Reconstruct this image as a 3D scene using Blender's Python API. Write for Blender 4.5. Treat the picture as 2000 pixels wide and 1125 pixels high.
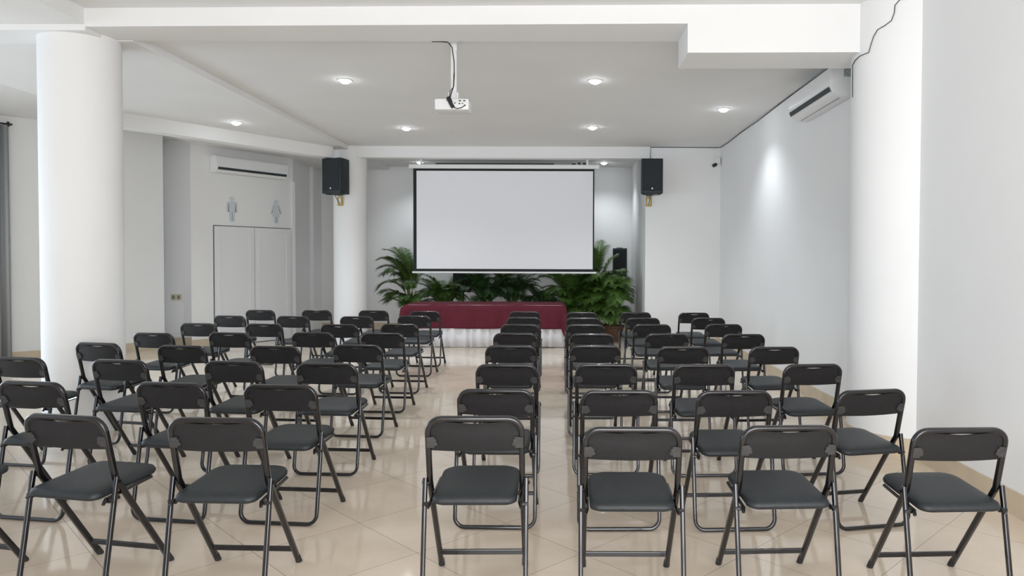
import bpy, bmesh, math, random
from mathutils import Vector, Matrix, Quaternion
random.seed(7)
for o in list(bpy.data.objects): bpy.data.objects.remove(o)
S = bpy.context.scene
COL = S.collection
PI = math.pi

# ---------------------------------------------------------------- camera
cam = bpy.data.cameras.new('camera'); co = bpy.data.objects.new('camera', cam); COL.objects.link(co)
cam.sensor_width = 36; cam.lens = 25.2; cam.clip_start = .05
cam.shift_x = -0.055; cam.shift_y = -0.00975
co.matrix_world = Matrix.Translation((0, 0, 1.52)) @ Matrix.Rotation(PI/2-math.atan(35/1400), 4, 'X') @ Matrix.Rotation(math.radians(.2), 4, 'Z')
S.camera = co
# ---------------------------------------------------------------- world and light
w = bpy.data.worlds.new('world'); S.world = w; w.use_nodes = True
bg = w.node_tree.nodes['Background']; bg.inputs[0].default_value = (.80, .90, 1, 1); bg.inputs[1].default_value = 1.0
def area(name, loc, rot, sx, sy, power, colr):
    l = bpy.data.lights.new(name, 'AREA'); l.shape = 'RECTANGLE'; l.size = sx; l.size_y = sy; l.energy = power; l.color = colr
    o = bpy.data.objects.new(name, l); COL.objects.link(o); o.location = loc; o.rotation_euler = rot
    return o
# daylight through the glazed front of the hall, behind the camera
area('daylight_front', (.75, -2.62, 1.65), (PI/2, 0, 0), 3.8, 3.1, 210, (1, .985, .965))
# daylight from the windows of the left side
dl = area('daylight_left', (-9.2, 7.0, 1.35), (PI/2-.25, 0, -PI/2), 4.2, 2.2, 60, (.70, .86, 1)); dl.data.spread = math.radians(125)
vs = S.view_settings; vs.view_transform = 'Standard'; vs.look = 'None'; vs.gamma = 1; vs.use_curve_mapping = False
vs.exposure = 0.68

# ---------------------------------------------------------------- helpers
def mat(name, colr, rough=.6, metal=0, noise=None, bump=None, spec=None, emit=None, trans=None, coat=None):
    m = bpy.data.materials.new(name); m.use_nodes = True; nt = m.node_tree; b = nt.nodes['Principled BSDF']
    b.inputs['Base Color'].default_value = (*colr, 1); b.inputs['Roughness'].default_value = rough; b.inputs['Metallic'].default_value = metal
    if spec is not None: b.inputs['Specular IOR Level'].default_value = spec
    if coat: b.inputs['Coat Weight'].default_value = coat; b.inputs['Coat Roughness'].default_value = .1
    if emit: b.inputs['Emission Color'].default_value = (*emit[0], 1); b.inputs['Emission Strength'].default_value = emit[1]
    tc = nt.nodes.new('ShaderNodeTexCoord')
    if noise:
        sc, amt = noise
        n = nt.nodes.new('ShaderNodeTexNoise'); n.inputs['Scale'].default_value = sc; n.inputs['Detail'].default_value = 6
        nt.links.new(tc.outputs['Object'], n.inputs['Vector'])
        r = nt.nodes.new('ShaderNodeValToRGB'); r.color_ramp.elements[0].position = .3; r.color_ramp.elements[1].position = .7
        r.color_ramp.elements[0].color = (*[c*(1-amt) for c in colr], 1); r.color_ramp.elements[1].color = (*[min(1, c*(1+amt)) for c in colr], 1)
        nt.links.new(n.outputs['Fac'], r.inputs['Fac']); nt.links.new(r.outputs['Color'], b.inputs['Base Color'])
    if bump:
        sc, st = bump
        n = nt.nodes.new('ShaderNodeTexNoise'); n.inputs['Scale'].default_value = sc; n.inputs['Detail'].default_value = 8
        nt.links.new(tc.outputs['Object'], n.inputs['Vector'])
        bp = nt.nodes.new('ShaderNodeBump'); bp.inputs['Strength'].default_value = st; bp.inputs['Distance'].default_value = .004
        nt.links.new(n.outputs['Fac'], bp.inputs['Height']); nt.links.new(bp.outputs['Normal'], b.inputs['Normal'])
    return m
def floor_mat():
    m = mat('polished_tile', (.7, .6, .5), .07); nt = m.node_tree; b = nt.nodes['Principled BSDF']; N = nt.nodes.new; L = nt.links.new
    tc = N('ShaderNodeTexCoord'); mp = N('ShaderNodeMapping'); mp.inputs['Rotation'].default_value = (0, 0, PI/4); L(tc.outputs['Object'], mp.inputs['Vector'])
    mp.inputs['Location'].default_value = (.15, .35, 0)
    br = N('ShaderNodeTexBrick'); br.offset = 0; br.squash = 1
    br.inputs['Scale'].default_value = 1; br.inputs['Brick Width'].default_value = .6; br.inputs['Row Height'].default_value = .6
    br.inputs['Mortar Size'].default_value = .0018; br.inputs['Mortar Smooth'].default_value = .3; br.inputs['Bias'].default_value = 0
    br.inputs['Color1'].default_value = (.78, .67, .555, 1); br.inputs['Color2'].default_value = (.735, .63, .515, 1); br.inputs['Mortar'].default_value = (.30, .25, .20, 1)
    L(mp.outputs[0], br.inputs['Vector'])
    n = N('ShaderNodeTexNoise'); n.inputs['Scale'].default_value = 2.2; n.inputs['Detail'].default_value = 10; n.inputs['Roughness'].default_value = .65; L(tc.outputs['Object'], n.inputs['Vector'])
    mx = N('ShaderNodeMixRGB'); mx.blend_type = 'MULTIPLY'; mx.inputs[0].default_value = .5
    r = N('ShaderNodeValToRGB'); r.color_ramp.elements[0].position = .35; r.color_ramp.elements[0].color = (.80, .77, .72, 1); r.color_ramp.elements[1].position = .65; r.color_ramp.elements[1].color = (1, 1, 1, 1)
    L(n.outputs['Fac'], r.inputs['Fac']); L(br.outputs['Color'], mx.inputs[1]); L(r.outputs['Color'], mx.inputs[2]); L(mx.outputs[0], b.inputs['Base Color'])
    bp = N('ShaderNodeBump'); bp.inputs['Strength'].default_value = .25; bp.inputs['Distance'].default_value = .002; bp.invert = True
    L(br.outputs['Fac'], bp.inputs['Height']); L(bp.outputs['Normal'], b.inputs['Normal'])
    b.inputs['Specular IOR Level'].default_value = .75
    return m
M = dict(
    wall=mat('white_wall_paint', (.84, .845, .85), .75, noise=(1.5, .012), bump=(60, .12)),
    ceil=mat('white_ceiling_paint', (.80, .80, .80), .85, noise=(1.2, .02), bump=(40, .15)),
    floor=floor_mat(),
    base=mat('beige_tile_baseboard', (.60, .50, .37), .3, noise=(6, .08)),
    steel=mat('dark_enamelled_steel', (.030, .030, .034), .27, .9, coat=.7, noise=(9, .12)),
    bracket=mat('grey_stamped_steel', (.05, .05, .052), .45, .3, noise=(60, .25)),
    vinyl=mat('black_vinyl', (.016, .020, .023), .45, spec=.4, noise=(25, .12), bump=(260, .35)),
    plastic=mat('black_backrest_vinyl', (.013, .013, .015), .45, spec=.3, noise=(20, .1), bump=(200, .25)),
    rubber=mat('black_rubber', (.02, .02, .02), .7),
    white_plastic=mat('white_plastic', (.82, .83, .84), .35),
    black_slot=mat('dark_vent', (.02, .03, .035), .5),
    screen=mat('matte_screen_fabric', (.83, .84, .88), .9),
    border=mat('black_screen_border', (.012, .013, .015), .8),
    white_metal=mat('white_painted_metal', (.80, .81, .82), .4),
    speaker=mat('black_speaker_cabinet', (.012, .020, .024), .55, bump=(150, .3)),
    grille=mat('black_speaker_grille', (.010, .016, .020), .6, bump=(500, .9)),
    badge=mat('grey_badge', (.55, .58, .60), .4),
    yellow=mat('varnished_wood_bracket', (.50, .36, .10), .5, noise=(30, .2)),
    burg=mat('burgundy_cloth', (.105, .006, .018), .85, noise=(8, .1), bump=(300, .3)),
    skirt=mat('white_skirt_cloth', (.80, .79, .82), .85, bump=(200, .2)),
    leaf=mat('palm_leaf', (.058, .128, .018), .5, noise=(3, .45)),
    leaf2=mat('dark_palm_leaf', (.024, .070, .016), .5, noise=(3, .4)),
    stem=mat('palm_stem', (.22, .26, .07), .6, noise=(12, .3)),
    pot=mat('clay_pot', (.18, .10, .06), .7, noise=(8, .2)),
    soil=mat('potting_soil', (.04, .028, .02), .95, bump=(80, 1)),
    curtain=mat('grey_curtain_cloth', (.33, .34, .35), .9, bump=(300, .2)),
    rod=mat('black_rod', (.03, .03, .035), .4, .5),
    door=mat('white_door_paint', (.80, .815, .83), .45),
    gap=mat('dark_joint', (.10, .11, .12), .8),
    sign=mat('grey_acrylic', (.62, .67, .71), .3),
    sign_shade=mat('painted_sign_shade', (.22, .24, .26), .5),
    outlet=mat('beige_socket_plate', (.62, .58, .44), .45),
    outlet_dark=mat('dark_socket', (.25, .23, .16), .5),
    cable=mat('black_cable', (.015, .015, .016), .6),
    label=mat('grey_label', (.30, .36, .35), .5, noise=(90, .5)),
    lamp_trim=mat('white_lamp_trim', (.85, .86, .87), .4),
    lamp=mat('led_lens', (1, 1, 1), .4, emit=((.93, .97, 1), 28)),
    table=mat('folding_table_top', (.70, .70, .68), .5),
)
def link(name, bm, m, parent=None, smooth=False, loc=None):
    me = bpy.data.meshes.new(name); bmesh.ops.recalc_face_normals(bm, faces=bm.faces); bm.to_mesh(me); bm.free()
    for x in (m if isinstance(m, (list, tuple)) else [m]): me.materials.append(x)
    if smooth:
        for p in me.polygons: p.use_smooth = True
    o = bpy.data.objects.new(name, me); COL.objects.link(o)
    if parent: o.parent = parent
    if loc: o.location = loc
    return o
def auto_smooth(o, ang=35):
    me = o.data
    for p in me.polygons: p.use_smooth = True
    bm = bmesh.new(); bm.from_mesh(me)
    for e in bm.edges:
        if len(e.link_faces) == 2 and e.calc_face_angle(0) > math.radians(ang): e.smooth = False
    bm.to_mesh(me); bm.free(); return o
def box(bm, x0, x1, y0, y1, z0, z1, bev=0, mi=0, mx=None):
    t = bmesh.new(); bmesh.ops.create_cube(t, size=1)
    bmesh.ops.transform(t, matrix=Matrix.Translation(((x0+x1)/2, (y0+y1)/2, (z0+z1)/2)) @ Matrix.Diagonal((abs(x1-x0), abs(y1-y0), abs(z1-z0), 1)), verts=t.verts)
    if bev: bmesh.ops.bevel(t, geom=t.edges[:], offset=bev, segments=2, affect='EDGES', profile=.5)
    if mx: bmesh.ops.transform(t, matrix=mx, verts=t.verts)
    for f in t.faces: f.material_index = mi
    me = bpy.data.meshes.new('t'); t.to_mesh(me); t.free(); bm.from_mesh(me); bpy.data.meshes.remove(me); return bm
def B(*a, **k): return box(bmesh.new(), *a, **k)
def prism(bm, pts, z0, z1, mx=None, mi=0):
    """closed outline (x,y) extruded z0..z1"""
    a = [bm.verts.new((x, y, z0)) for x, y in pts]; b = [bm.verts.new((x, y, z1)) for x, y in pts]
    n = len(pts); fs = [bm.faces.new(a[::-1]), bm.faces.new(b)]
    for i in range(n): fs.append(bm.faces.new((a[i], a[(i+1) % n], b[(i+1) % n], b[i])))
    for f in fs: f.material_index = mi
    if mx: bmesh.ops.transform(bm, matrix=mx, verts=a+b)
    return bm
def tube(bm, pts, r, seg=10, ry=None, cap=True, sq=0):
    pts = [Vector(p) for p in pts]; n = len(pts); ry = ry or r; rings = []
    T = []
    for i in range(n):
        d = (pts[min(i+1, n-1)]-pts[max(i-1, 0)]).normalized(); T.append(d)
    up = Vector((0, 0, 1)) if abs(T[0].z) < .9 else Vector((0, 1, 0))
    u = T[0].cross(up).normalized(); v = u.cross(T[0]).normalized()
    for i in range(n):
        if i:
            q = T[i-1].rotation_difference(T[i]); u = q @ u; v = q @ v
        rr = r[i] if isinstance(r, (list, tuple)) else r
        r2 = ry[i] if isinstance(ry, (list, tuple)) else ry
        def cs(t):
            c, s_ = math.cos(t), math.sin(t)
            if sq: m_ = (abs(c)**4+abs(s_)**4)**.25; return c/m_, s_/m_
            return c, s_
        rings.append([bm.verts.new(pts[i]+u*cs(2*PI*(k+.5)/seg)[0]*rr+v*cs(2*PI*(k+.5)/seg)[1]*r2) for k in range(seg)])
    for i in range(n-1):
        for k in range(seg):
            bm.faces.new((rings[i][k], rings[i][(k+1) % seg], rings[i+1][(k+1) % seg], rings[i+1][k]))
    if cap: bm.faces.new(rings[0][::-1]); bm.faces.new(rings[-1])
    return bm
def lathe(bm, prof, seg=32, c=(0, 0, 0), mi=0):
    rings = [[bm.verts.new((c[0]+r*math.cos(2*PI*k/seg), c[1]+r*math.sin(2*PI*k/seg), c[2]+z)) for k in range(seg)] for r, z in prof]
    for i in range(len(rings)-1):
        for k in range(seg): bm.faces.new((rings[i][k], rings[i][(k+1) % seg], rings[i+1][(k+1) % seg], rings[i+1][k])).material_index = mi
    bm.faces.new(rings[0][::-1]).material_index = mi; bm.faces.new(rings[-1]).material_index = mi
    return bm
def arc(c, r, a0, a1, n, f):
    return [f(c[0]+r*math.cos(a0+(a1-a0)*i/n), c[1]+r*math.sin(a0+(a1-a0)*i/n)) for i in range(n+1)]
def struct(name, bm, m, label=None, smooth=False):
    o = link(name, bm, m); o['kind'] = 'structure'
    if label: o['label'] = label
    if smooth: auto_smooth(o)
    return o
def thing(name, label, cat, loc=(0, 0, 0), rz=0, group=None):
    o = bpy.data.objects.new(name, None); COL.objects.link(o); o.empty_display_size = .1
    o.location = loc; o.rotation_euler = (0, 0, rz); o['label'] = label; o['category'] = cat
    if group: o['group'] = group
    return o
def tag(o, label, cat, group=None):
    o['label'] = label; o['category'] = cat
    if group: o['group'] = group
    return o
def dup(root, loc, rz, label):
    r = root.copy(); COL.objects.link(r); r.location = loc; r.rotation_euler = (0, 0, rz); r['label'] = label
    for ch in list(root.children):
        c = ch.copy(); COL.objects.link(c); c.parent = r
        for g in list(ch.children):
            d = g.copy(); COL.objects.link(d); d.parent = c
    return r

# ---------------------------------------------------------------- the room
XR = 2.68; YB = 12.7; ZC = 3.52; ZL = 3.45; YA = 15.5; XS = -3.88
struct('floor', B(-10, 3, -2.6, 15.8, -.1, 0), M['floor'])
cb = bmesh.new()
box(cb, XS, 3, 6.2, 15.8, ZC, ZC+.3)
box(cb, -6.3, XS, 6.42, 15.8, ZL, ZC+.3)
box(cb, -4.05, 3, -2.6, 6.2, 3.61, ZC+.3)       # front bay, a little higher
box(cb, -6.3, -4.05, -2.6, 6.42, 3.48, ZC+.3)
box(cb, -10, -6.3, -2.6, 15.8, 3.57, ZC+.3)
struct('ceiling', cb, M['ceil'])
struct('wall_right', B(XR, XR+.2, -2.6, 15.7, 0, 3.65), M['wall'])
struct('wall_back_right', B(1.36, XR, YB, 15.7, 0, ZC), M['wall'])
struct('wall_back', B(-6.4, 1.36, YA, YA+.2, 0, ZC), M['wall'])
struct('wall_back_left', B(-7.2, -5.33, 15.0, YA, 0, ZL), M['wall'])
DW = Vector((.536, .844, 0)).normalized(); NW = Vector((DW.y, -DW.x, 0))   # restroom wall direction, normal to the room
def wl(P, s, n=0): return (P[0]+DW.x*s+NW.x*n, P[1]+DW.y*s+NW.y*n)
P0 = (-6.13, 12.40)
bm = bmesh.new(); pa, pb = (-6.347, 12.059), (-5.275, 13.746)
prism(bm, [pa, pb, (pb[0]-.15, 15.2), (-7.6, 15.2), (-7.2, 13.3), (-6.85, 13.1)], 0, 3.57); struct('wall_restroom', bm, M['wall'])
struct('wall_far_left', B(-7.6, -6.45, 12.45, 12.6, 0, 3.57), M['wall'])
DA = Vector((1.33, 1.6, 0)).normalized(); NA = Vector((DA.y, -DA.x, 0)); A0 = Vector((-8.1, 10.4, 0))
q = [A0-DA*2.3, A0+DA*2.08]; q2 = [Vector((-7.15, 12.7, 0)), Vector((-7.6, 12.7, 0)), A0-DA*2.3-NA*.35]
bm = bmesh.new(); prism(bm, [(p.x, p.y) for p in q+q2], 0, 3.57); struct('wall_left', bm, M['wall'])
struct('wall_front', B(-10, -1.2, -2.75, -2.6, 0, 3.57), M['wall'])
# beams
bm = bmesh.new()
prism(bm, [(-4.05, 6.04), (.97, 5.91), (.97, 6.40), (-4.05, 6.43)], 3.457, 3.65)
prism(bm, [(.97, 5.91), (XR, 5.87), (XR, 6.37), (.97, 6.40)], 3.22, 3.65)
struct('trim_1', bm, M['wall'], 'white ceiling beam across the front of the hall with a lower box at its right end')
struct('trim_2', B(-9.6, -4.05, 6.05, 6.43, 3.43, 3.65), M['wall'], 'white ceiling beam over the left aisle')
struct('trim_3', B(-3.9, 1.36, YB, YB+.22, 3.32, ZC), M['wall'], 'white ceiling beam above the projection screen')
sd = Vector((1.54, 2.38, 0)).normalized(); sn = Vector((sd.y, -sd.x, 0)); s0 = Vector((-6.3, 8.88, 0)); s1 = Vector((-4.05, 12.36, 0))
bm = bmesh.new(); prism(bm, [(p.x, p.y) for p in (s0, s1, s1-sn*.22, s0-sn*.22)], 3.26, ZL+.05); struct('trim_4', bm, M['wall'], 'white slanting ceiling beam before the restroom wall')
# round columns
def column(name, x, y, r, z1, label):
    return struct(name, lathe(bmesh.new(), [(r, 0), (r, z1)], 64, (x, y, 0)), M['wall'], label, True)
column('trim_5', -4.33, 6.40, .315, 3.65, 'thick round white column at the left front')
column('trim_6', 2.86, 5.95, .5, 3.65, 'thick round white column built into the right wall')
column('trim_7', -3.93, 12.95, .295, ZC, 'slim round white column left of the projection screen')
# baseboards
BH = .15
def skirting(name, pts, flip=1):
    bm = bmesh.new()
    for a, b in zip(pts[:-1], pts[1:]):
        a = Vector((*a, 0)); b = Vector((*b, 0)); d = (b-a).normalized(); n = Vector((d.y, -d.x, 0))*flip*.012
        prism(bm, [(p.x, p.y) for p in (a-n*.3, b-n*.3, b+n, a+n)], 0, BH)
    return struct(name, bm, M['base'])
skirting('baseboard_right', [(XR, -2.6), (XR, 5.49)], -1)
skirting('baseboard_right_rear', [(XR, 6.40), (XR, YB)], -1)
skirting('baseboard_back_right', [(1.36, YB), (XR, YB)], 1)
skirting('baseboard_alcove', [(1.36, YB), (1.36, YA)], -1)
skirting('baseboard_back', [(-5.33, YA), (1.36, YA)], 1)
skirting('baseboard_left', [(p.x, p.y) for p in q], 1)
skirting('baseboard_far_left', [(-7.2, 12.45), (-6.5, 12.45)], 1)
skirting('baseboard_restroom', [pa, wl(P0, -.05)], 1)
def ring(name, x, y, r):
    bm = bmesh.new(); n = 64
    R = [[bm.verts.new((x+rr*math.cos(2*PI*k/n), y+rr*math.sin(2*PI*k/n), z)) for k in range(n)] for rr, z in ((r, 0), (r+.012, 0), (r+.012, BH), (r, BH))]
    for i in range(3):
        for k in range(n): bm.faces.new((R[i][k], R[i][(k+1) % n], R[i+1][(k+1) % n], R[i+1][k]))
    return struct(name, bm, M['base'], smooth=True)
ring('baseboard_column_right', 2.86, 5.95, .5)

# restroom doors, frame
MXD = Matrix(((DW.x, NW.x, 0, P0[0]), (DW.y, NW.y, 0, P0[1]), (0, 0, 1, 0), (0, 0, 0, 1)))   # local: s, n(out), z
def door(name, s0, s1):
    bm = bmesh.new(); box(bm, s0+.006, s1-.006, .002, .022, .01, 2.09, mx=MXD)
    d = struct(name, bm, M['door'])
    bm = bmesh.new(); a, b = s0+.08, s1-.08
    for (x0, x1, z0, z1) in ((a, b, 1.99, 2.01), (a, b, .12, .14), (a, a+.02, .14, 1.99), (b-.02, b, .14, 1.99), (a, b, 1.0, 1.02)):
        box(bm, x0, x1, .022, .030, z0, z1, mx=MXD)
    link('panel_moulding', bm, M['door'], d)
    return d
door('door_1', 0, .765); door('door_2', .765, 1.53)
bm = bmesh.new(); box(bm, -.012, 1.542, .0005, .0018, 0, 2.105, mx=MXD); g = struct('trim_8', bm, M['gap'], 'dark joint around the restroom doors')
bm = bmesh.new(); box(bm, 1.555, 1.62, .001, .035, 0, 3.0, mx=MXD); struct('trim_9', bm, M['wall'], 'white corner strip beside the restroom doors')

# ---------------------------------------------------------------- chairs
# local frame: sitter faces +y, rear feet at y=0, top of the back near y=.03
def chair_curve(z):   # side line of the back frame
    pts = [(.435, 0), (.10, .50), (.03, .79)]
    for (y0, z0), (y1, z1) in zip(pts[:-1], pts[1:]):
        if z <= z1+1e-6: return y0+(y1-y0)*(z-z0)/(z1-z0)
    return pts[-1][0]
def make_chair(label):
    t = thing('folding_chair', label, 'folding chair', group='black folding chairs set out in rows')
    W = .207; r = .0142
    # back frame: inverted U running down to the front feet
    zs = [.03, .12, .30, .46, .50, .54, .60, .68, .72]
    side = [(W, chair_curve(z), z) for z in zs]
    R = .06; top = .777
    corner = [(W-R+R*math.cos(a), chair_curve(top-R+R*math.sin(a)), top-R+R*math.sin(a)) for a in [PI/2*i/6 for i in range(7)]]
    half = side[:-1]+[p for p in corner]
    path = half+[(-x, y, z) for x, y, z in half[::-1]]
    auto_smooth(link('back_frame', tube(bmesh.new(), path, .0128, 16, sq=1), M['steel'], t), 60)
    for s in (-1, 1):
        auto_smooth(link('foot_cap', tube(bmesh.new(), [(s*W, .437, .001), (s*W, .410, .040)], .0155, 10), M['rubber'], t), 60)
    # rear U leg
    WR = .226; pts = [(WR, .088, .515), (WR, .074, .44), (WR, .017, .10)]
    rc = .055
    pts += [(WR-rc+rc*math.cos(a), .011-.007*a/(PI/2), .013+rc-rc*math.sin(a)) for a in [PI/2*i/6 for i in range(7)]]
    path = pts+[(-x, y, z) for x, y, z in pts[::-1]]
    auto_smooth(link('rear_leg', tube(bmesh.new(), path, .0105, 16, sq=1), M['steel'], t), 60)
    bm = bmesh.new(); box(bm, -W, W, chair_curve(.085)-.008, chair_curve(.085)+.006, .074, .098, .003)
    link('crossbar', bm, M['steel'], t)
    # seat: padded, rounded corners, rear edge slightly lower
    bm = bmesh.new(); n = 8
    def outline(k):   # inset k
        hx, y0, y1 = .188, .005, .412; o = []
        for (cx, cy, a0, rr, tx) in ((hx, y1, 0, .075, .0), (-hx, y1, PI/2, .075, 0), (-hx, y0, PI, .045, 0), (hx, y0, 3*PI/2, .045, 0)):
            sx = 1 if cx > 0 else -1; sy = 1 if cy > .2 else -1
            ccx, ccy = cx-sx*rr, cy-sy*rr
            o += [(ccx+rr*math.cos(a0+PI/2*i/n), ccy+rr*math.sin(a0+PI/2*i/n)) for i in range(n+1)]
        kx, ky = 1-k/hx, 1-k/.2035
        return [(x*kx, .2085+(y-.2085)*ky) for x, y in o]
    def sz(y): return .425+.028*(y/.41)
    rings = []
    for k, dz in ((.014, -.006), (.002, .002), (0, .014), (.006, .026), (.022, .034), (.055, .039), (.10, .041), (.15, .0415)):
        rings.append([bm.verts.new((x, y, sz(y)+dz)) for x, y in outline(k)])
    for a, b in zip(rings[:-1], rings[1:]):
        for i in range(len(a)): bm.faces.new((a[i], a[(i+1) % len(a)], b[(i+1) % len(b)], b[i]))
    bm.faces.new(rings[0][::-1]); bm.faces.new(rings[-1])
    auto_smooth(link('seat', bm, M['vinyl'], t), 60)
    # seat rail on each side, reaching back to the rear leg
    for s in (-1, 1):
        bm = bmesh.new()
        tube(bm, [(s*.193, .33, sz(.33)-.004), (s*.198, .05, sz(.05)-.008), (s*.206, .030, .406)], .008, 8)
        rl = link('seat_rail', bm, M['steel'], t)
        bm = bmesh.new(); tube(bm, [(s*.196, .060, .412), (s*.233, .066, .412)], .010, 8); link('rail_bolt', bm, M['steel'], t)
        link('pivot_bolt', tube(bmesh.new(), [(s*.240, .088, .495), (s*.200, .10, .495)], .008, 8), M['steel'], t)
    # backrest panel, bowed backwards, wavy raised top edge
    def panel(th0, th1, inset=0):
        pass
    bm = bmesh.new(); nx, nz = 24, 6; front = []; back = []
    for j in range(nz+1):
        rf, rb = [], []
        for i in range(nx+1):
            u = -1+2*i/nx; x = u*(.196-.002)
            ztop = .717+math.sqrt(max(0, .0510**2-max(0, abs(x)-.147)**2))-.009*math.exp(-(u/.40)**2)
            zbot = .640-.004*(1-u*u)
            z = zbot+(ztop-zbot)*j/nz
            y = chair_curve(z)-.010*(1-u*u)
            e = .004 if j in (nz,) else 0
            rf.append(bm.verts.new((x, y+.004, z))); rb.append(bm.verts.new((x, y-.004-e-.004*math.sin(PI*j/nz), z)))
        front.append(rf); back.append(rb)
    for j in range(nz):
        for i in range(nx):
            bm.faces.new((front[j][i], front[j][i+1], front[j+1][i+1], front[j+1][i])); bm.faces.new((back[j][i], back[j+1][i], back[j+1][i+1], back[j][i+1]))
    for i in range(nx):
        bm.faces.new((front[0][i], back[0][i], back[0][i+1], front[0][i+1])); bm.faces.new((front[nz][i], front[nz][i+1], back[nz][i+1], back[nz][i]))
    for j in range(nz):
        bm.faces.new((front[j][0], front[j+1][0], back[j+1][0], back[j][0])); bm.faces.new((front[j][nx], back[j][nx], back[j+1][nx], front[j+1][nx]))
    bk = auto_smooth(link('backrest', bm, M['plastic'], t), 50)
    for s in (-1, 1):   # stamped corner plates joining panel and tube
        bm = bmesh.new()
        o = [(.212, .655), (.212, .700), (.190, .702), (.176, .702), (.176, .692), (.168, .692), (.170, .678), (.164, .676), (.166, .664), (.178, .660), (.180, .652)]
        a = [bm.verts.new((s*x, chair_curve(z)-.0165, z)) for x, z in o]; b = [bm.verts.new((s*x, chair_curve(z)-.010, z)) for x, z in o]
        bm.faces.new(a); bm.faces.new(b[::-1])
        for i in range(len(a)): bm.faces.new((a[i], a[(i+1) % len(a)], b[(i+1) % len(b)], b[i]))
        link('corner_plate', bm, M['bracket'], bk)
    return t
CH = {  # column: list of (x, y of the top of the back, degrees of turn, height factor) from the nearest row to the farthest
 'R1': [(-.41, 3.13, 1, 1.055), (-.41, 4.03, -1, 1), (-.43, 5.0, 0, 1), (-.49, 6.10, 1, 1), (-.53, 7.13, 0, 1), (-.55, 8.10, -1, 1), (-.57, 9.12, 1, 1), (-.62, 10.14, 0, 1)],
 'R2': [(.285, 3.12, 0, 1), (.29, 4.01, 1, 1), (.27, 5.03, -1, 1), (.235, 6.13, 1, 1), (.235, 7.10, -1, 1), (.20, 8.11, 0, 1), (.19, 9.06, 1, 1), (.19, 10.03, 0, 1)],
 'R3': [(.985, 3.16, 3, 1), (.94, 4.01, 3, 1), (.96, 5.02, 2, 1), (.98, 6.07, 1, 1), (.99, 7.14, 2, 1), (.96, 8.17, 1, 1), (.95, 9.08, 2, 1), (.95, 10.07, 0, 1)],
 'R4': [(1.73, 3.13, 3, 1), (1.735, 4.06, 12, 1), (1.74, 5.06, 7, 1), (1.755, 6.07, 5, 1), (1.75, 7.12, 4, 1), (1.79, 8.22, 4, 1), (1.79, 9.12, 3, 1), (1.765, 10.03, 3, 1)],
 'L4': [(-1.57, 3.17, -2, 1.03), (-1.65, 4.08, -5, 1.015), (-1.70, 5.02, -3, 1), (-1.80, 6.10, -5, 1), (-1.84, 7.08, -3, 1), (-1.91, 8.09, -4, 1), (-2.00, 9.28, -3, 1), (-2.03, 10.12, -2, 1)],
 'L3': [(-2.28, 3.22, -11, 1.03), (-2.30, 4.12, -8, 1.02), (-2.37, 5.05, -6, 1.01), (-2.47, 6.01, -5, 1), (-2.55, 7.13, -5, 1), (-2.57, 8.02, -5, 1), (-2.71, 9.15, -4, 1), (-2.79, 10.24, -4, 1)],
 'L2': [(-3.02, 3.22, -14, 1.03), (-3.12, 4.14, -9, 1.02), (-3.21, 5.10, -8, 1.01), (-3.26, 6.02, -6, 1), (-3.37, 7.10, -7, 1), (-3.44, 8.08, -5, 1), (-3.54, 9.19, -6, 1), (-3.62, 10.28, -4, 1)],
 'L1': [(-3.93, 4.18, -11, 1.02), (-4.02, 5.22, -9, 1.01), (-3.87, 5.87, -12, 1.05), (-4.09, 7.04, -8, 1), (-4.20, 8.11, -6, 1), (-4.37, 9.22, -7, 1), (-4.42, 10.26, -5, 1)],
}
PH = {'L1': 'in the far left column', 'L2': 'in the second column from the left', 'L3': 'in the third column from the left', 'L4': 'in the column left of the aisle',
      'R1': 'in the column right of the aisle', 'R2': 'in the second column right of the aisle', 'R3': 'in the third column right of the aisle', 'R4': 'in the column by the right wall'}
ORD = ['nearest the camera', 'second from the camera', 'third from the camera', 'fourth from the camera', 'fifth from the camera', 'third from the far end', 'second from the far end', 'farthest from the camera']
first = None
for k, v in CH.items():
    ords = ORD if len(v) == 8 else ORD[:4]+ORD[5:]
    for (x, y, deg, hz), od in zip(v, ords):
        lab = 'black folding chair, %s, %s' % (od, PH[k]); a = math.radians(deg)
        # top of the back sits .03 ahead of the rear feet, turned by a
        loc = (x+math.sin(a)*.03, y-.03*math.cos(a), 0)
        if first is None: first = c = make_chair(lab); c.location = loc; c.rotation_euler = (0, 0, a)
        else: c = dup(first, loc, a, lab)
        c.scale = (1, 1, hz)

# ---------------------------------------------------------------- table, cloths
TX0, TX1, TY0, TY1, TZ = -2.78, -.12, 12.45, 13.12, .75
t = thing('folding_table', 'long table hidden under burgundy and white cloths', 'table', ((TX0+TX1)/2, (TY0+TY1)/2, 0))
hw = (TX1-TX0)/2-.01
link('tabletop', B(-hw, hw, -.32, .32, TZ-.04, TZ-.008, .005), M['table'], t)
for sx in (-1, 1):
    for sy in (-1, 1): link('leg', tube(bmesh.new(), [(sx*(hw-.15), sy*.26, 0), (sx*(hw-.15), sy*.26, TZ-.04)], .015), M['steel'], t)
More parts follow.
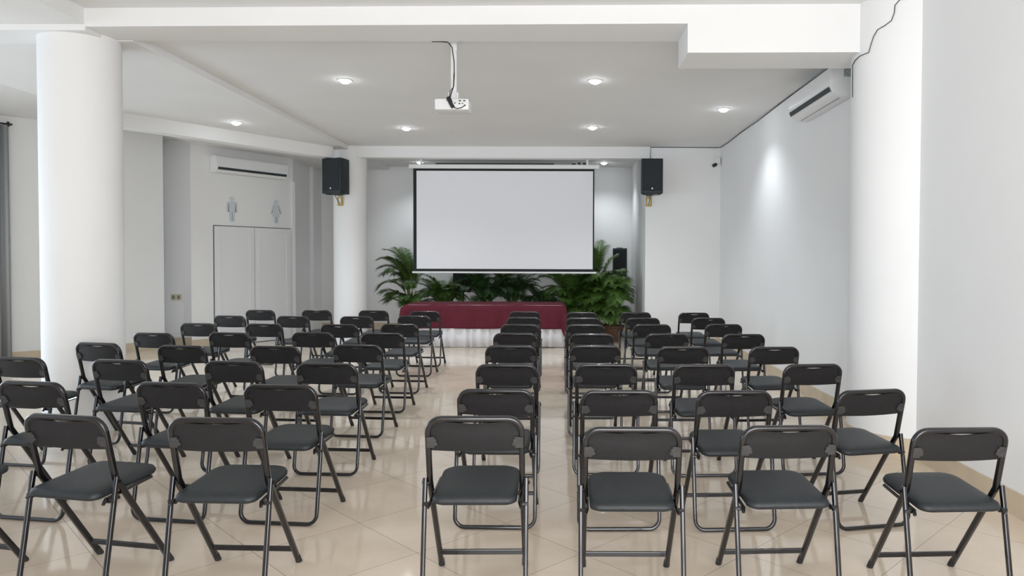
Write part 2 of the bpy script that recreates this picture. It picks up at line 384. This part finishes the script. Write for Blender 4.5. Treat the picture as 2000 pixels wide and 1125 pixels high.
# white pleated skirt around the front and the ends
bm = bmesh.new(); path = []; g = .012
def run(a, b, n): return [(a[0]+(b[0]-a[0])*i/n, a[1]+(b[1]-a[1])*i/n) for i in range(n)]
loop = run((TX0-.03, TY1), (TX0-.03, TY0-.03), 60)+run((TX0-.03, TY0-.03), (TX1+.03, TY0-.03), 260)+run((TX1+.03, TY0-.03), (TX1+.03, TY1), 60)
nrm = [(-1, 0)]*60+[(0, -1)]*260+[(1, 0)]*60
rows = [(.735, .0), (.6, .3), (.4, .7), (.2, 1), (.012, 1.25)]
grid = []; acc = 0
for z, k in rows:
    row = []
    for i, ((x, y), (nx_, ny_)) in enumerate(zip(loop, nrm)):
        ph = i*.42+1.3*math.sin(i*.071)+.8*math.sin(i*.19)
        d = .004+k*(.010+.048*(.5+.5*math.sin(ph)))*(.75+.25*math.sin(i*.05))
        row.append(bm.verts.new((x+nx_*d, y+ny_*d, z+.006*math.sin(i*.03)*(k > 1))))
    grid.append(row)
for a, b in zip(grid[:-1], grid[1:]):
    for i in range(len(a)-1): bm.faces.new((a[i], a[i+1], b[i+1], b[i]))
sk = link('table_skirt', bm, M['skirt'], None, True); sk.modifiers.new('thickness', 'SOLIDIFY').thickness = .003
tag(sk, 'white pleated skirt hanging to the floor below the burgundy cloth', 'table skirt')
# burgundy cloth: top sheet with overhangs and pointed hanging corners
bm = bmesh.new(); NX, NY = 110, 34; ox, oy = .36, .42
x0, x1, y0, y1 = TX0-ox, TX1+ox, TY0-oy, TY1+.05
V = []
for j in range(NY+1):
    row = []
    for i in range(NX+1):
        px = x0+(x1-x0)*i/NX; py = y0+(y1-y0)*j/NY
        ex = max(TX0-px, px-TX1, 0); ey = max(TY0-py, 0); sx = -1 if px < TX0 else 1
        cx = min(max(px, TX0), TX1); cy = max(py, TY0); wob = .012*math.sin(px*13)+.008*math.sin(px*29+1)
        if ex and ey:
            # corner falls as a fold, the free point hangs lowest
            z = TZ-(ex*.75+ey*.98); a = math.atan2(ey, ex)
            rr = .07+.22*min(ex, ey)*1.2+.03*math.sin(a*2); X = cx+sx*rr*math.cos(a)*(1.35 if sx < 0 else 1.0); Y = cy-.03-rr*math.sin(a)
        elif ex: z = TZ-ex; X = cx+sx*(.055+.10*ex/ox*(1 if sx < 0 else .3)); Y = py
        elif ey: z = TZ-ey+.004*math.sin(px*5); X = px; Y = cy-.066-(wob+.022)*ey/oy
        else: z = TZ+.004; X, Y = px, py
        if (ex or ey):
            e = max(ex, ey)
            if e < .03: z = TZ-e*.2; X = cx+(sx*e*1.2 if ex else 0); Y = cy-(e*1.2 if ey else 0)
        row.append(bm.verts.new((X, Y, z)))
    V.append(row)
for j in range(NY):
    for i in range(NX): bm.faces.new((V[j][i], V[j][i+1], V[j+1][i+1], V[j+1][i]))
tc = link('tablecloth', bm, M['burg'], None, True); tc.modifiers.new('thickness', 'SOLIDIFY').thickness = .004
tag(tc, 'burgundy cloth draped over the long table below the screen', 'tablecloth')

# ---------------------------------------------------------------- projection screen
t = thing('projection_screen', 'large white projection screen hanging from its ceiling housing', 'projection screen', (-1.165, 13.0, 3.20))
def sx_(bm, *a, **k): return box(bm, *a, **k)
bm = bmesh.new(); box(bm, -1.72, 1.72, -.04, .06, -.035, .04, .012); link('housing', bm, M['white_metal'], t)
bm = bmesh.new(); box(bm, -1.645, 1.63, 0, .004, -1.895, -.035); fab = link('black_border', bm, M['border'], t)
bm = bmesh.new(); box(bm, -1.585, 1.605, -.004, -.0005, -1.845, -.075); link('screen_surface', bm, M['screen'], t)
bm = bmesh.new(); box(bm, -1.665, 1.675, -.018, .022, -1.925, -1.893, .008); link('weight_bar', bm, M['white_metal'], t)
for s in (-1.5, 1.5):
    bm = bmesh.new(); box(bm, s-.02, s+.02, -.01, .03, .04, ZC-3.20); link('hanger', bm, M['white_metal'], t)
bm = bmesh.new(); box(bm, -1.25, .9, .07, .10, .045, .075); box(bm, 1.33, 1.38, .0, .03, .045, .085); box(bm, 1.42, 1.52, .0, .03, .045, .08); box(bm, 1.22, 1.29, 0, .03, .045, .07)
link('motor_cable', bm, M['cable'], t)

# ---------------------------------------------------------------- loudspeakers on the walls
def speaker(name, label, loc, rz, w=.37, h=.60, d=.33, wood=True, tilt=0):
    t = thing(name, label, 'loudspeaker', loc, rz)
    # cabinet plan: wide front (local -y), narrow curved back
    bm = bmesh.new()
    o = [(-w/2, -d/2), (w/2, -d/2), (w/2, -d/2+.10), (w*.34, d/2-.03), (w*.28, d/2), (-w*.28, d/2), (-w*.34, d/2-.03), (-w/2, -d/2+.10)]
    prism(bm, o, -h/2, h/2); bmesh.ops.recalc_face_normals(bm, faces=bm.faces)
    bmesh.ops.bevel(bm, geom=bm.edges[:], offset=.014, segments=3, affect='EDGES', profile=.5)
    auto_smooth(link('cabinet', bm, M['speaker'], t), 40)
    bm = bmesh.new(); box(bm, -w/2+.022, w/2-.022, -d/2-.010, -d/2+.004, -h/2+.05, h/2-.03, .008); gr = link('grille', bm, M['grille'], t)
    bm = bmesh.new(); lathe(bm, [(.016, 0), (.016, .004)], 20); bmesh.ops.transform(bm, matrix=Matrix.Translation((0, -d/2-.010, -h/2+.085)) @ Matrix.Rotation(PI/2, 4, 'X'), verts=bm.verts)
    link('badge', bm, M['badge'], gr)
    bm = bmesh.new()
    for s in (-1, 1): box(bm, s*w*.36-.02, s*w*.36+.02, -d/2+.05, -d/2+.16, -h/2-.012, -h/2+.004, .004)
    link('rubber_foot', bm, M['rubber'], t)
    bm = bmesh.new(); box(bm, -.06, .06, d/2-.12, d/2-.09, h/2-.004, h/2+.016, .004); link('carry_handle', bm, M['speaker'], t)
    return t
def wall_bracket(name, label, loc, rz, reach):
    b = thing(name, label, 'wall bracket', loc, rz)
    bm = bmesh.new(); box(bm, -.055, .055, -.012, .0, -.20, -.035, .003); box(bm, -.04, .04, -.014, -.012, -.185, -.05); link('back_plate', bm, M['yellow'], b)
    bm = bmesh.new(); box(bm, -.022, .022, -.019, -.013, -.165, -.06, .002); link('strap', bm, M['white_metal'], b)
    bm = bmesh.new(); box(bm, -.05, .05, -reach, -.0, -.022, -.004, .003); tube(bm, [(0, -reach*.8, -.02), (0, -.014, -.17)], .006, 8); link('arm', bm, M['rod'], b)
    return b
speaker('wall_loudspeaker', 'black loudspeaker on the wall bracket right of the screen', (1.43, 12.47, 2.965), 0)
wall_bracket('speaker_bracket', 'wood and metal bracket under the loudspeaker right of the screen', (1.415, 12.698, 2.67), 0, .30)
speaker('wall_loudspeaker', 'black loudspeaker on the round column left of the screen, turned aside', (-3.985, 12.40, 2.945), math.radians(-24), w=.40)
wall_bracket('speaker_bracket', 'wood and metal bracket on the round column, under the turned loudspeaker', (-4.02, 12.66, 2.66), math.radians(-16), .22)

# portable loudspeakers behind the palms
def stand_speaker(label, x, y, ztop, w, h, slabel):
    speaker('portable_loudspeaker', label, (x, y, ztop-h/2), 0, w, h, .30)
    s = thing('speaker_stand', slabel, 'speaker stand', (x, y, 0))
    link('pole', tube(bmesh.new(), [(0, 0, .25), (0, 0, ztop-h-.001)], .017), M['rod'], s)
    link('collar', tube(bmesh.new(), [(0, 0, .55), (0, 0, .63)], .03), M['rod'], s)
    for k in range(3):
        a = k*2*PI/3+.5; link('leg', tube(bmesh.new(), [(0, 0, .60), (.33*math.cos(a), .33*math.sin(a), .012)], .011), M['rod'], s)
stand_speaker('dark portable loudspeaker above the palms at the right of the alcove', 1.03, 14.45, 1.76, .28, .62, 'tripod stand of the loudspeaker behind the right palms')
stand_speaker('black portable loudspeaker half hidden under the screen, behind the table', -2.10, 14.3, 1.38, .36, .5, 'tripod stand of the loudspeaker behind the table')

# ---------------------------------------------------------------- palms
def frond_mesh(L, droop, seed, width=.31, pairs=62):
    rnd = random.Random(seed); bm = bmesh.new(); pts = []
    # rachis in the xz plane: starts upward, arches along +x
    x = z = 0; a = math.radians(82); n = 24; st = L/n
    for i in range(n+1):
        pts.append(Vector((x, 0, z))); x += math.cos(a)*st; z += math.sin(a)*st; a -= droop/n*(.35+1.3*i/n)
    tube(bm, pts, [.007*(1-.8*i/n)+.001 for i in range(n+1)], 5)
    for f in bm.faces: f.material_index = 1
    for k in range(pairs):
        t = .26+.74*k/(pairs-1); f = t*n; i = min(int(f), n-1); p = pts[i].lerp(pts[i+1], f-i); T = (pts[i+1]-pts[i]).normalized(); Nn = Vector((-T.z, 0, T.x))
        ln = width*math.sin(PI*(.12+.80*(t-.26)/.74))**.7*(.85+.3*rnd.random())
        for s in (-1, 1):
            d = (Vector((0, s, 0))*.82+T*(.62+.3*t)+Nn*(.18+.25*rnd.random())).normalized()
            side = T.cross(d).normalized().cross(d).normalized(); wd = .0075
            g = Vector((0, 0, -1)); q = []
            for u in (0, .3, .62, 1):
                c = p+d*ln*u+g*ln*.36*u*u; ww = wd*(.5, 1, .8, .04)[(0, .3, .62, 1).index(u)]
                q.append((bm.verts.new(c+side*ww), bm.verts.new(c-side*ww)))
            for a_, b_ in zip(q[:-1], q[1:]): bm.faces.new((a_[0], b_[0], b_[1], a_[1]))
    return bm
FR = {}
for mi, key in enumerate(('leaf', 'leaf2')):
    for v, (L, dr) in enumerate(((1.15, 1.5), (1.0, 2.1), (.85, 2.6), (1.25, 1.0))):
        bm = frond_mesh(L, dr, 11*v+mi); me = bpy.data.meshes.new('frond'); bm.to_mesh(me); bm.free(); me.materials.append(M[key]); me.materials.append(M['stem']); FR[(key, v)] = me
def palm(label, x, y, stems, fronds, key, pot=.20):
    t = thing('potted_palm', label, 'potted palm', (x, y, 0), 0, 'potted palms behind the table')
    p = auto_smooth(link('pot', lathe(bmesh.new(), [(pot*.7, 0), (pot*.95, .24), (pot*1.05, .25), (pot*1.05, .29), (pot*.93, .29), (pot*.9, .26)], 28), M['pot'], t), 40)
    link('soil', lathe(bmesh.new(), [(pot*.9, .24), (pot*.9, .265)], 20), M['soil'], p)
    rnd = random.Random(int(x*100)+5)
    for i in range(stems):
        a = rnd.random()*6.28; r0 = rnd.random()*.09; h = .45+rnd.random()*.35
        auto_smooth(link('stem', tube(bmesh.new(), [(r0*math.cos(a), r0*math.sin(a), .25), (r0*1.3*math.cos(a), r0*1.3*math.sin(a), .25+h*.6), (r0*1.9*math.cos(a), r0*1.9*math.sin(a), .25+h)], [.016, .013, .010], 7), M['stem'], t), 60)
    for (az, base, v, sc) in fronds:
        o = bpy.data.objects.new('frond', FR[(key, v)]); COL.objects.link(o); o.parent = t
        a = math.radians(az); rr = .06+rnd.random()*.04
        reach = (.75, .72, .62, .62)[v]+.12
        for (dist, cc) in ((1.32-x, math.cos(a)), (15.42-y, math.sin(a)), (y-13.06 if x < .2 else 9, -math.sin(a))):
            ww = reach*cc+.30*math.sqrt(max(0, 1-cc*cc))
            if cc > -.2 and sc*ww+.06 > dist: sc = max(.25, (dist-.06)/ww)
        o.location = (rr*math.cos(a), rr*math.sin(a), base); o.rotation_euler = (rnd.uniform(-.2, .2), rnd.uniform(-.08, .12), a); o.scale = (sc, sc, sc)
def ringf(n, a0, a1, base, vs, sc, seed):
    r = random.Random(seed); return [(a0+(a1-a0)*(i+.5*r.random())/n, base+r.uniform(-.1, .12), vs[i % len(vs)], sc*r.uniform(.85, 1.12)) for i in range(n)]
palm('areca palm at the left end of the table, arching beside the screen', -3.02, 13.95, 8,
     [(172, 1.05, 0, .80), (200, .98, 1, .95), (155, .80, 1, .9), (185, .66, 2, 1.0), (165, .86, 0, .7), (215, .45, 1, .85), (168, .36, 2, .9), (190, .30, 1, .8), (120, 1.0, 3, .75), (140, 1.0, 3, .7), (90, .9, 0, .8), (60, .8, 0, .8), (230, .9, 1, .8), (250, .75, 1, .7), (270, .8, 2, .7)]+ringf(12, 200, 400, .4, (1, 2), .8, 2)+ringf(8, 120, 230, .9, (0, 3, 1), .75, 39), 'leaf')
palm('bushy palm under the left part of the screen', -2.42, 14.0, 6, ringf(28, 0, 360, .52, (1, 2, 0), .72, 3), 'leaf')
palm('dark palm under the middle of the screen', -1.62, 13.95, 6, ringf(32, 0, 360, .60, (1, 2, 0), .8, 5), 'leaf2')
palm('dark palm right of the middle under the screen', -1.12, 14.35, 6, ringf(26, 0, 360, .62, (1, 0, 2), .78, 8), 'leaf2')
palm('sparse palm in front of the pale gap under the screen', -.50, 14.6, 4, ringf(11, 0, 360, .5, (1, 2), .75, 9), 'leaf2', .16)
palm('bushy palm past the right end of the burgundy cloth', .08, 13.9, 6, ringf(32, 0, 360, .60, (1, 2, 0), .82, 12)+ringf(10, 200, 380, .30, (2, 1), .8, 37), 'leaf')
palm('tall palm rising beside the right edge of the screen', .55, 14.05, 7, [(80, 1.15, 3, .75), (110, 1.1, 3, .7), (50, 1.05, 3, .72), (150, 1.05, 3, .55), (20, 1.0, 3, .6), (95, .95, 3, .8), (250, 1.15, 3, .6)]+ringf(24, 0, 360, .62, (1, 2, 0), .85, 14)+ringf(10, 190, 350, .28, (2, 1), .8, 31), 'leaf')
palm('wide palm drooping at the right side of the alcove', .86, 13.55, 7, ringf(30, 0, 360, .62, (1, 2, 1), .85, 17)+[(5, .8, 1, .8), (-15, .75, 2, .85), (-30, .6, 2, .9), (-45, .4, 2, .9), (-70, .3, 2, .9), (-100, .35, 2, .9), (-60, .6, 2, 1), (-85, .5, 2, 1)]+ringf(16, 190, 350, .28, (2, 1, 2), .85, 33)+ringf(8, 230, 330, .85, (2, 1), .8, 35), 'leaf')

# ---------------------------------------------------------------- projector on its pole
t = thing('ceiling_projector', 'white projector hanging on a pole from the ceiling', 'projector', (-1.055, 6.62, 2.925))
bm = bmesh.new(); box(bm, -.158, .150, -.11, .12, -.05, .05, .012); auto_smooth(link('body', bm, M['white_plastic'], t), 40)
bm = bmesh.new(); box(bm, -.026, .026, -.02, .02, .052, .595, .004); link('pole', bm, M['white_metal'], t)
bm = bmesh.new(); box(bm, -.05, .05, -.05, .05, .575, .594, .003); box(bm, -.02, .03, -.03, .03, .50, .575, .003); link('ceiling_plate', bm, M['white_metal'], t)
bm = bmesh.new(); box(bm, -.05, .05, -.05, .05, .05, .062, .002); box(bm, -.045, -.03, -.045, .045, .05, .12); box(bm, .03, .045, -.045, .045, .05, .12); link('mount_fork', bm, M['white_metal'], t)
bm = bmesh.new(); lathe(bm, [(.035, 0), (.035, .02), (.028, .025)], 24); bmesh.ops.transform(bm, matrix=Matrix.Translation((-.09, .115, 0)) @ Matrix.Rotation(-PI/2, 4, 'X'), verts=bm.verts); link('lens', bm, M['black_slot'], t)
bm = bmesh.new()
for (x, z, a, b) in ((.06, .03, .022, .010), (.10, .03, .02, .010), (.06, .005, .012, .012), (.085, .005, .018, .006), (.11, -.01, .012, .012), (.02, .01, .012, .01)): box(bm, x, x+a, -.113, -.108, z-b/2, z+b/2)
link('port', bm, M['black_slot'], t)
bm = bmesh.new()
for x in (-.14, .13): box(bm, x-.012, x+.012, -.05, .05, .05, .058)
link('foot', bm, M['rubber'], t)
c = thing('projector_cable', 'black cables running down the projector pole into its ports', 'cable', (-1.055, 6.62, 2.925))
link('power_cable', tube(bmesh.new(), [(-.012, -.03, .53), (-.006, -.034, .48), (.006, -.034, .40), (.008, -.034, .28), (.002, -.035, .18), (-.016, -.04, .12), (-.03, -.06, .07), (-.04, -.10, .055), (-.03, -.125, .03)], .0045, 8), M['cable'], c)
link('signal_cable', tube(bmesh.new(), [(.004, -.034, .30), (0, -.04, .17), (-.028, -.05, .13), (-.035, -.07, .06)], .003, 8), M['cable'], c)
bm = bmesh.new(); tube(bm, [(-.035, -.12, .055), (-.022, -.13, .03), (-.008, -.132, 0), (.012, -.13, -.035)], .017, 10); tube(bm, [(-.045, -.118, .03), (-.02, -.128, .06), (0, -.13, .02), (-.01, -.128, -.01), (.02, -.13, -.02)], .007, 8); link('coiled_bundle', bm, M['cable'], c)
link('plug_lead', tube(bmesh.new(), [(.012, -.13, -.03), (.05, -.13, -.045), (.09, -.128, -.035), (.118, -.12, -.012)], .004, 8), M['cable'], c)
o = link('ceiling_lead', tube(bmesh.new(), [(-.20, -.01, .589), (-.12, -.02, .586), (-.05, -.03, .578), (-.012, -.03, .53)], .005, 8), M['cable'], c)

# ---------------------------------------------------------------- downlights
def downlight(label, x, y, z, power):
    t = thing('ceiling_downlight', label, 'ceiling light', (x, y, z), 0, 'recessed ceiling downlights')
    bm = bmesh.new(); prof = [(.056, -.006), (.075, -.010), (.082, -.001), (.056, -.001)]
    R = [[bm.verts.new((r*math.cos(2*PI*k/28), r*math.sin(2*PI*k/28), zz)) for k in range(28)] for r, zz in prof]
    for i in range(4):
        for k in range(28): bm.faces.new((R[i][k], R[i][(k+1) % 28], R[(i+1) % 4][(k+1) % 28], R[(i+1) % 4][k]))
    auto_smooth(link('trim_ring', bm, M['lamp_trim'], t), 40)
    link('lens', lathe(bmesh.new(), [(.055, -.006), (.052, -.020), (.040, -.032), (.020, -.039), (.001, -.041)][::-1], 24), M['lamp'], t)
    l = bpy.data.lights.new('lamp_light', 'SPOT'); l.energy = power; l.color = (.90, .96, 1); l.spot_size = math.radians(125); l.spot_blend = 1; l.shadow_soft_size = .04
    lo = bpy.data.objects.new('lamp_light', l); COL.objects.link(lo); lo.parent = t; lo.location = (0, 0, -.06)
DL = [('downlight in the main ceiling, upper left one of the front pair', -2.50, 8.05, ZC), ('downlight right of the projector, in the front pair', .29, 8.03, ZC),
      ('small downlight in the main ceiling, above the screen\'s left edge', -2.47, 10.95, ZC), ('small downlight in the main ceiling, above the screen\'s right edge', .355, 10.82, ZC),
      ('downlight of the main ceiling nearest the right wall', 2.04, 9.51, ZC), ('downlight in the lower ceiling, before the restroom wall', -4.70, 10.18, ZL)]
for i, a in enumerate(DL): downlight(*a, 46 if i == 4 else 76)
DL2 = [('downlight in the alcove ceiling, behind the beam at the left', -3.05, 14.75, ZC), ('downlight in the alcove ceiling, behind the beam at the right', .72, 14.75, ZC)]
for a in DL2: downlight(*a, 45)

# ---------------------------------------------------------------- air conditioners
def aircon(label, mx, L, H, D, slot_z=.10, lab=False):
    t = thing('air_conditioner', label, 'air conditioner'); t.matrix_world = mx     # local: x along the wall, y out of the wall, z up
    o = [(0, 0), (D*.55, 0), (D*.85, H*.12), (D*.97, H*.30), (D, H*.55), (D*.93, H*.92), (D*.80, H), (0, H)]
    Mx = Matrix(((0, 0, 1, 0), (1, 0, 0, 0), (0, 1, 0, 0), (0, 0, 0, 1)))
    bm = bmesh.new(); prism(bm, o, -L/2, L/2, Mx); bmesh.ops.recalc_face_normals(bm, faces=bm.faces)
    bmesh.ops.bevel(bm, geom=bm.edges[:], offset=.008, segments=2, affect='EDGES'); auto_smooth(link('casing', bm, M['white_plastic'], t), 30)
    bm = bmesh.new(); prism(bm, [(D*.90, H*.175), (D*.98, H*.30), (D*.998, H*.31), (D*.925, H*.165)], -L/2+.035, L/2-.035, Mx)
    link('outlet_slot', bm, M['black_slot'], t)
    bm = bmesh.new(); box(bm, -L/2+.08, L/2-.08, D*.45, D*.48, -.002, .001); link('seam', bm, M['black_slot'], t)
    bm = bmesh.new(); box(bm, -L/2+.03, L/2-.03, D*.90, D*.935, H*.80, H*.805); link('panel_line', bm, M['gap'], t)
    if lab:
        bm = bmesh.new(); box(bm, -L/2-.0015, -L/2+.001, D*.12, D*.42, H*.60, H*.86); link('label_sticker', bm, M['label'], t)
    return t
aircon('white wall air conditioner high on the right wall beyond the column', Matrix(((0, -1, 0, XR), (1, 0, 0, 7.43), (0, 0, 1, 3.075), (0, 0, 0, 1))), 1.28, .30, .225, lab=True)
a0 = wl(P0, .655); aircon('white wall air conditioner above the restroom doors', Matrix(((DW.x, NW.x, 0, a0[0]), (DW.y, NW.y, 0, a0[1]), (0, 0, 1, 3.005), (0, 0, 0, 1))), 1.42, .29, .19)

# ---------------------------------------------------------------- restroom signs
def sign(name, label, s, z, woman):
    t = thing(name, label, 'restroom sign')
    def put(bm, pts, n0=.003, n1=.012):
        Mx = MXD @ Matrix(((1, 0, 0, s), (0, 0, 1, 0), (0, 1, 0, z), (0, 0, 0, 1))); prism(bm, pts, n0, n1, Mx)
    bm = bmesh.new(); put(bm, [(.042*math.cos(2*PI*k/20), .395+.042*math.sin(2*PI*k/20)) for k in range(20)]); link('head', bm, M['sign'], t)
    bm = bmesh.new()
    if woman:
        put(bm, [(-.045, .345), (.045, .345), (.05, .30), (.03, .24), (.085, .12), (-.085, .12), (-.03, .24), (-.05, .30)])
    else: put(bm, [(-.062, .345), (.062, .345), (.055, .17), (-.055, .17)])
    link('torso', bm, M['sign'], t)
    for sg in (-1, 1):
        bm = bmesh.new()
        if woman: put(bm, [(sg*.052, .340), (sg*.075, .325), (sg*.118, .185), (sg*.098, .178), (sg*.058, .285)])
        else: put(bm, [(sg*.072, .340), (sg*.098, .330), (sg*.100, .175), (sg*.078, .175)])
        link('arm', bm, M['sign'], t)
        bm = bmesh.new()
        if woman: put(bm, [(sg*.006, .116), (sg*.045, .116), (sg*.036, 0), (sg*.008, 0)])
        else: put(bm, [(sg*.005, .166), (sg*.052, .166), (sg*.048, 0), (sg*.008, 0)])
        link('leg', bm, M['sign'], t)
        bm = bmesh.new()  # dark strips painted as the shade between the figure's parts
        if woman: put(bm, [(sg*.056, .27), (sg*.064, .27), (sg*.095, .175), (sg*.086, .172)], .002, .010)
        else: put(bm, [(sg*.060, .30), (sg*.073, .30), (sg*.078, .165), (sg*.060, .165)], .002, .010)
        link('painted_shade', bm, M['sign_shade'], t)
    bm = bmesh.new(); put(bm, [(-.006, .15), (.008, .15), (.008, .01), (-.006, .01)], .002, .010); link('painted_shade', bm, M['sign_shade'], t)
    return t
sign('restroom_sign', 'grey man figure above the left restroom door', .34, 2.18, False)
sign('restroom_sign', 'grey woman figure above the right restroom door', 1.226, 2.19, True)

# ---------------------------------------------------------------- small wall things
t = thing('wall_socket', 'beige double socket plate on the wall left of the restroom doors', 'socket', (-6.815, 12.45, .85))
link('plate', B(-.095, .095, -.008, 0, -.055, .055, .003), M['outlet'], t)
for s in (-1, 1): link('socket_face', B(s*.045-.025, s*.045+.025, -.011, -.008, -.03, .03), M['outlet_dark'], t)
t = thing('security_camera', 'small black and white camera in the back right corner under the ceiling', 'security camera', (2.61, 12.62, 3.27))
link('housing', B(-.045, .045, -.02, .078, -.05, .06, .012), M['white_plastic'], t)
bm = bmesh.new(); tube(bm, [(0, 0, -.04), (-.06, -.05, -.08)], .012); link('arm', bm, M['white_plastic'], t)
bm = bmesh.new(); tube(bm, [(-.04, -.03, -.07), (-.085, -.10, -.095)], .032, 16); link('lens_barrel', bm, M['cable'], t)
# curtain on the left wall
cv = bmesh.new(); pts = []; n = 150
top, bot = [], []
for i in range(n+1):
    s = -.02-1.5*i/n; off = .10+.035*math.sin(i*.55)+.012*math.sin(i*.21); p = A0+DA*s+NA*off
    top.append(cv.verts.new((p.x, p.y, 3.42))); p2 = A0+DA*(s*1.0)+NA*(off+.012*math.sin(i*.5+.4)); bot.append(cv.verts.new((p2.x, p2.y, .03)))
for i in range(n): cv.faces.new((top[i], top[i+1], bot[i+1], bot[i]))
cu = link('curtain', cv, M['curtain'], None, True); cu.modifiers.new('thickness', 'SOLIDIFY').thickness = .003
tag(cu, 'grey floor-length curtain at the left edge of the photo', 'curtain')
t = thing('curtain_rod', 'dark curtain rod with rings above the grey curtain', 'curtain rod')
pa_, pb_ = A0+DA*.03+NA*.10, A0-DA*1.6+NA*.10
link('rod', tube(bmesh.new(), [(pa_.x, pa_.y, 3.44), (pb_.x, pb_.y, 3.44)], .013), M['rod'], t)
for k in range(8):
    p = A0-DA*(.02+.20*k)+NA*.10; bm = bmesh.new(); tube(bm, [(p.x-DA.x*.012, p.y-DA.y*.012, 3.44), (p.x+DA.x*.012, p.y+DA.y*.012, 3.44)], .036, 16); link('ring', bm, M['rod'], t)
for s in (.02, -1.55):
    p = A0+DA*s; bm = bmesh.new(); tube(bm, [(p.x, p.y, 3.44), (p.x+NA.x*.1, p.y+NA.y*.1, 3.44)], .010); link('rod_holder', bm, M['rod'], t)
# cables
bm = bmesh.new(); e = .006
tube(bm, [(1.44, YB-e, 3.30), (1.44, YB-e, ZC-e), (2.2, YB-e, ZC-e), (2.62, YB-e, ZC-e-.003), (XR-e, YB-.06, ZC-.004-e), (XR-e, 12.0, ZC-.02), (XR-e, 11.2, ZC-.01), (XR-e, 10.2, ZC-.02), (XR-e, 9.0, ZC-.008), (XR-e, 8.1, ZC-.012), (XR-e, 7.0, ZC-.015)], .0055, 6)
tag(link('speaker_cable', bm, M['cable']), 'thin dark cable along the corner of ceiling and right wall', 'cable')
bm = bmesh.new()
tube(bm, [(2.354, 5.988, 2.88), (2.355, 5.996, 3.051), (2.355, 6.0, 3.145), (2.353, 5.941, 3.171), (2.361, 5.859, 3.185), (2.39, 5.759, 3.185), (2.396, 5.745, 3.23), (2.408, 5.719, 3.295), (2.426, 5.687, 3.341), (2.461, 5.638, 3.357), (2.495, 5.599, 3.383), (2.51, 5.583, 3.437), (2.513, 5.581, 3.495), (2.538, 5.559, 3.526), (2.569, 5.535, 3.565)], .0032, 6)
tag(link('beam_cable', bm, M['cable']), 'thin grey cable looping from the ceiling down beside the right column', 'cable')
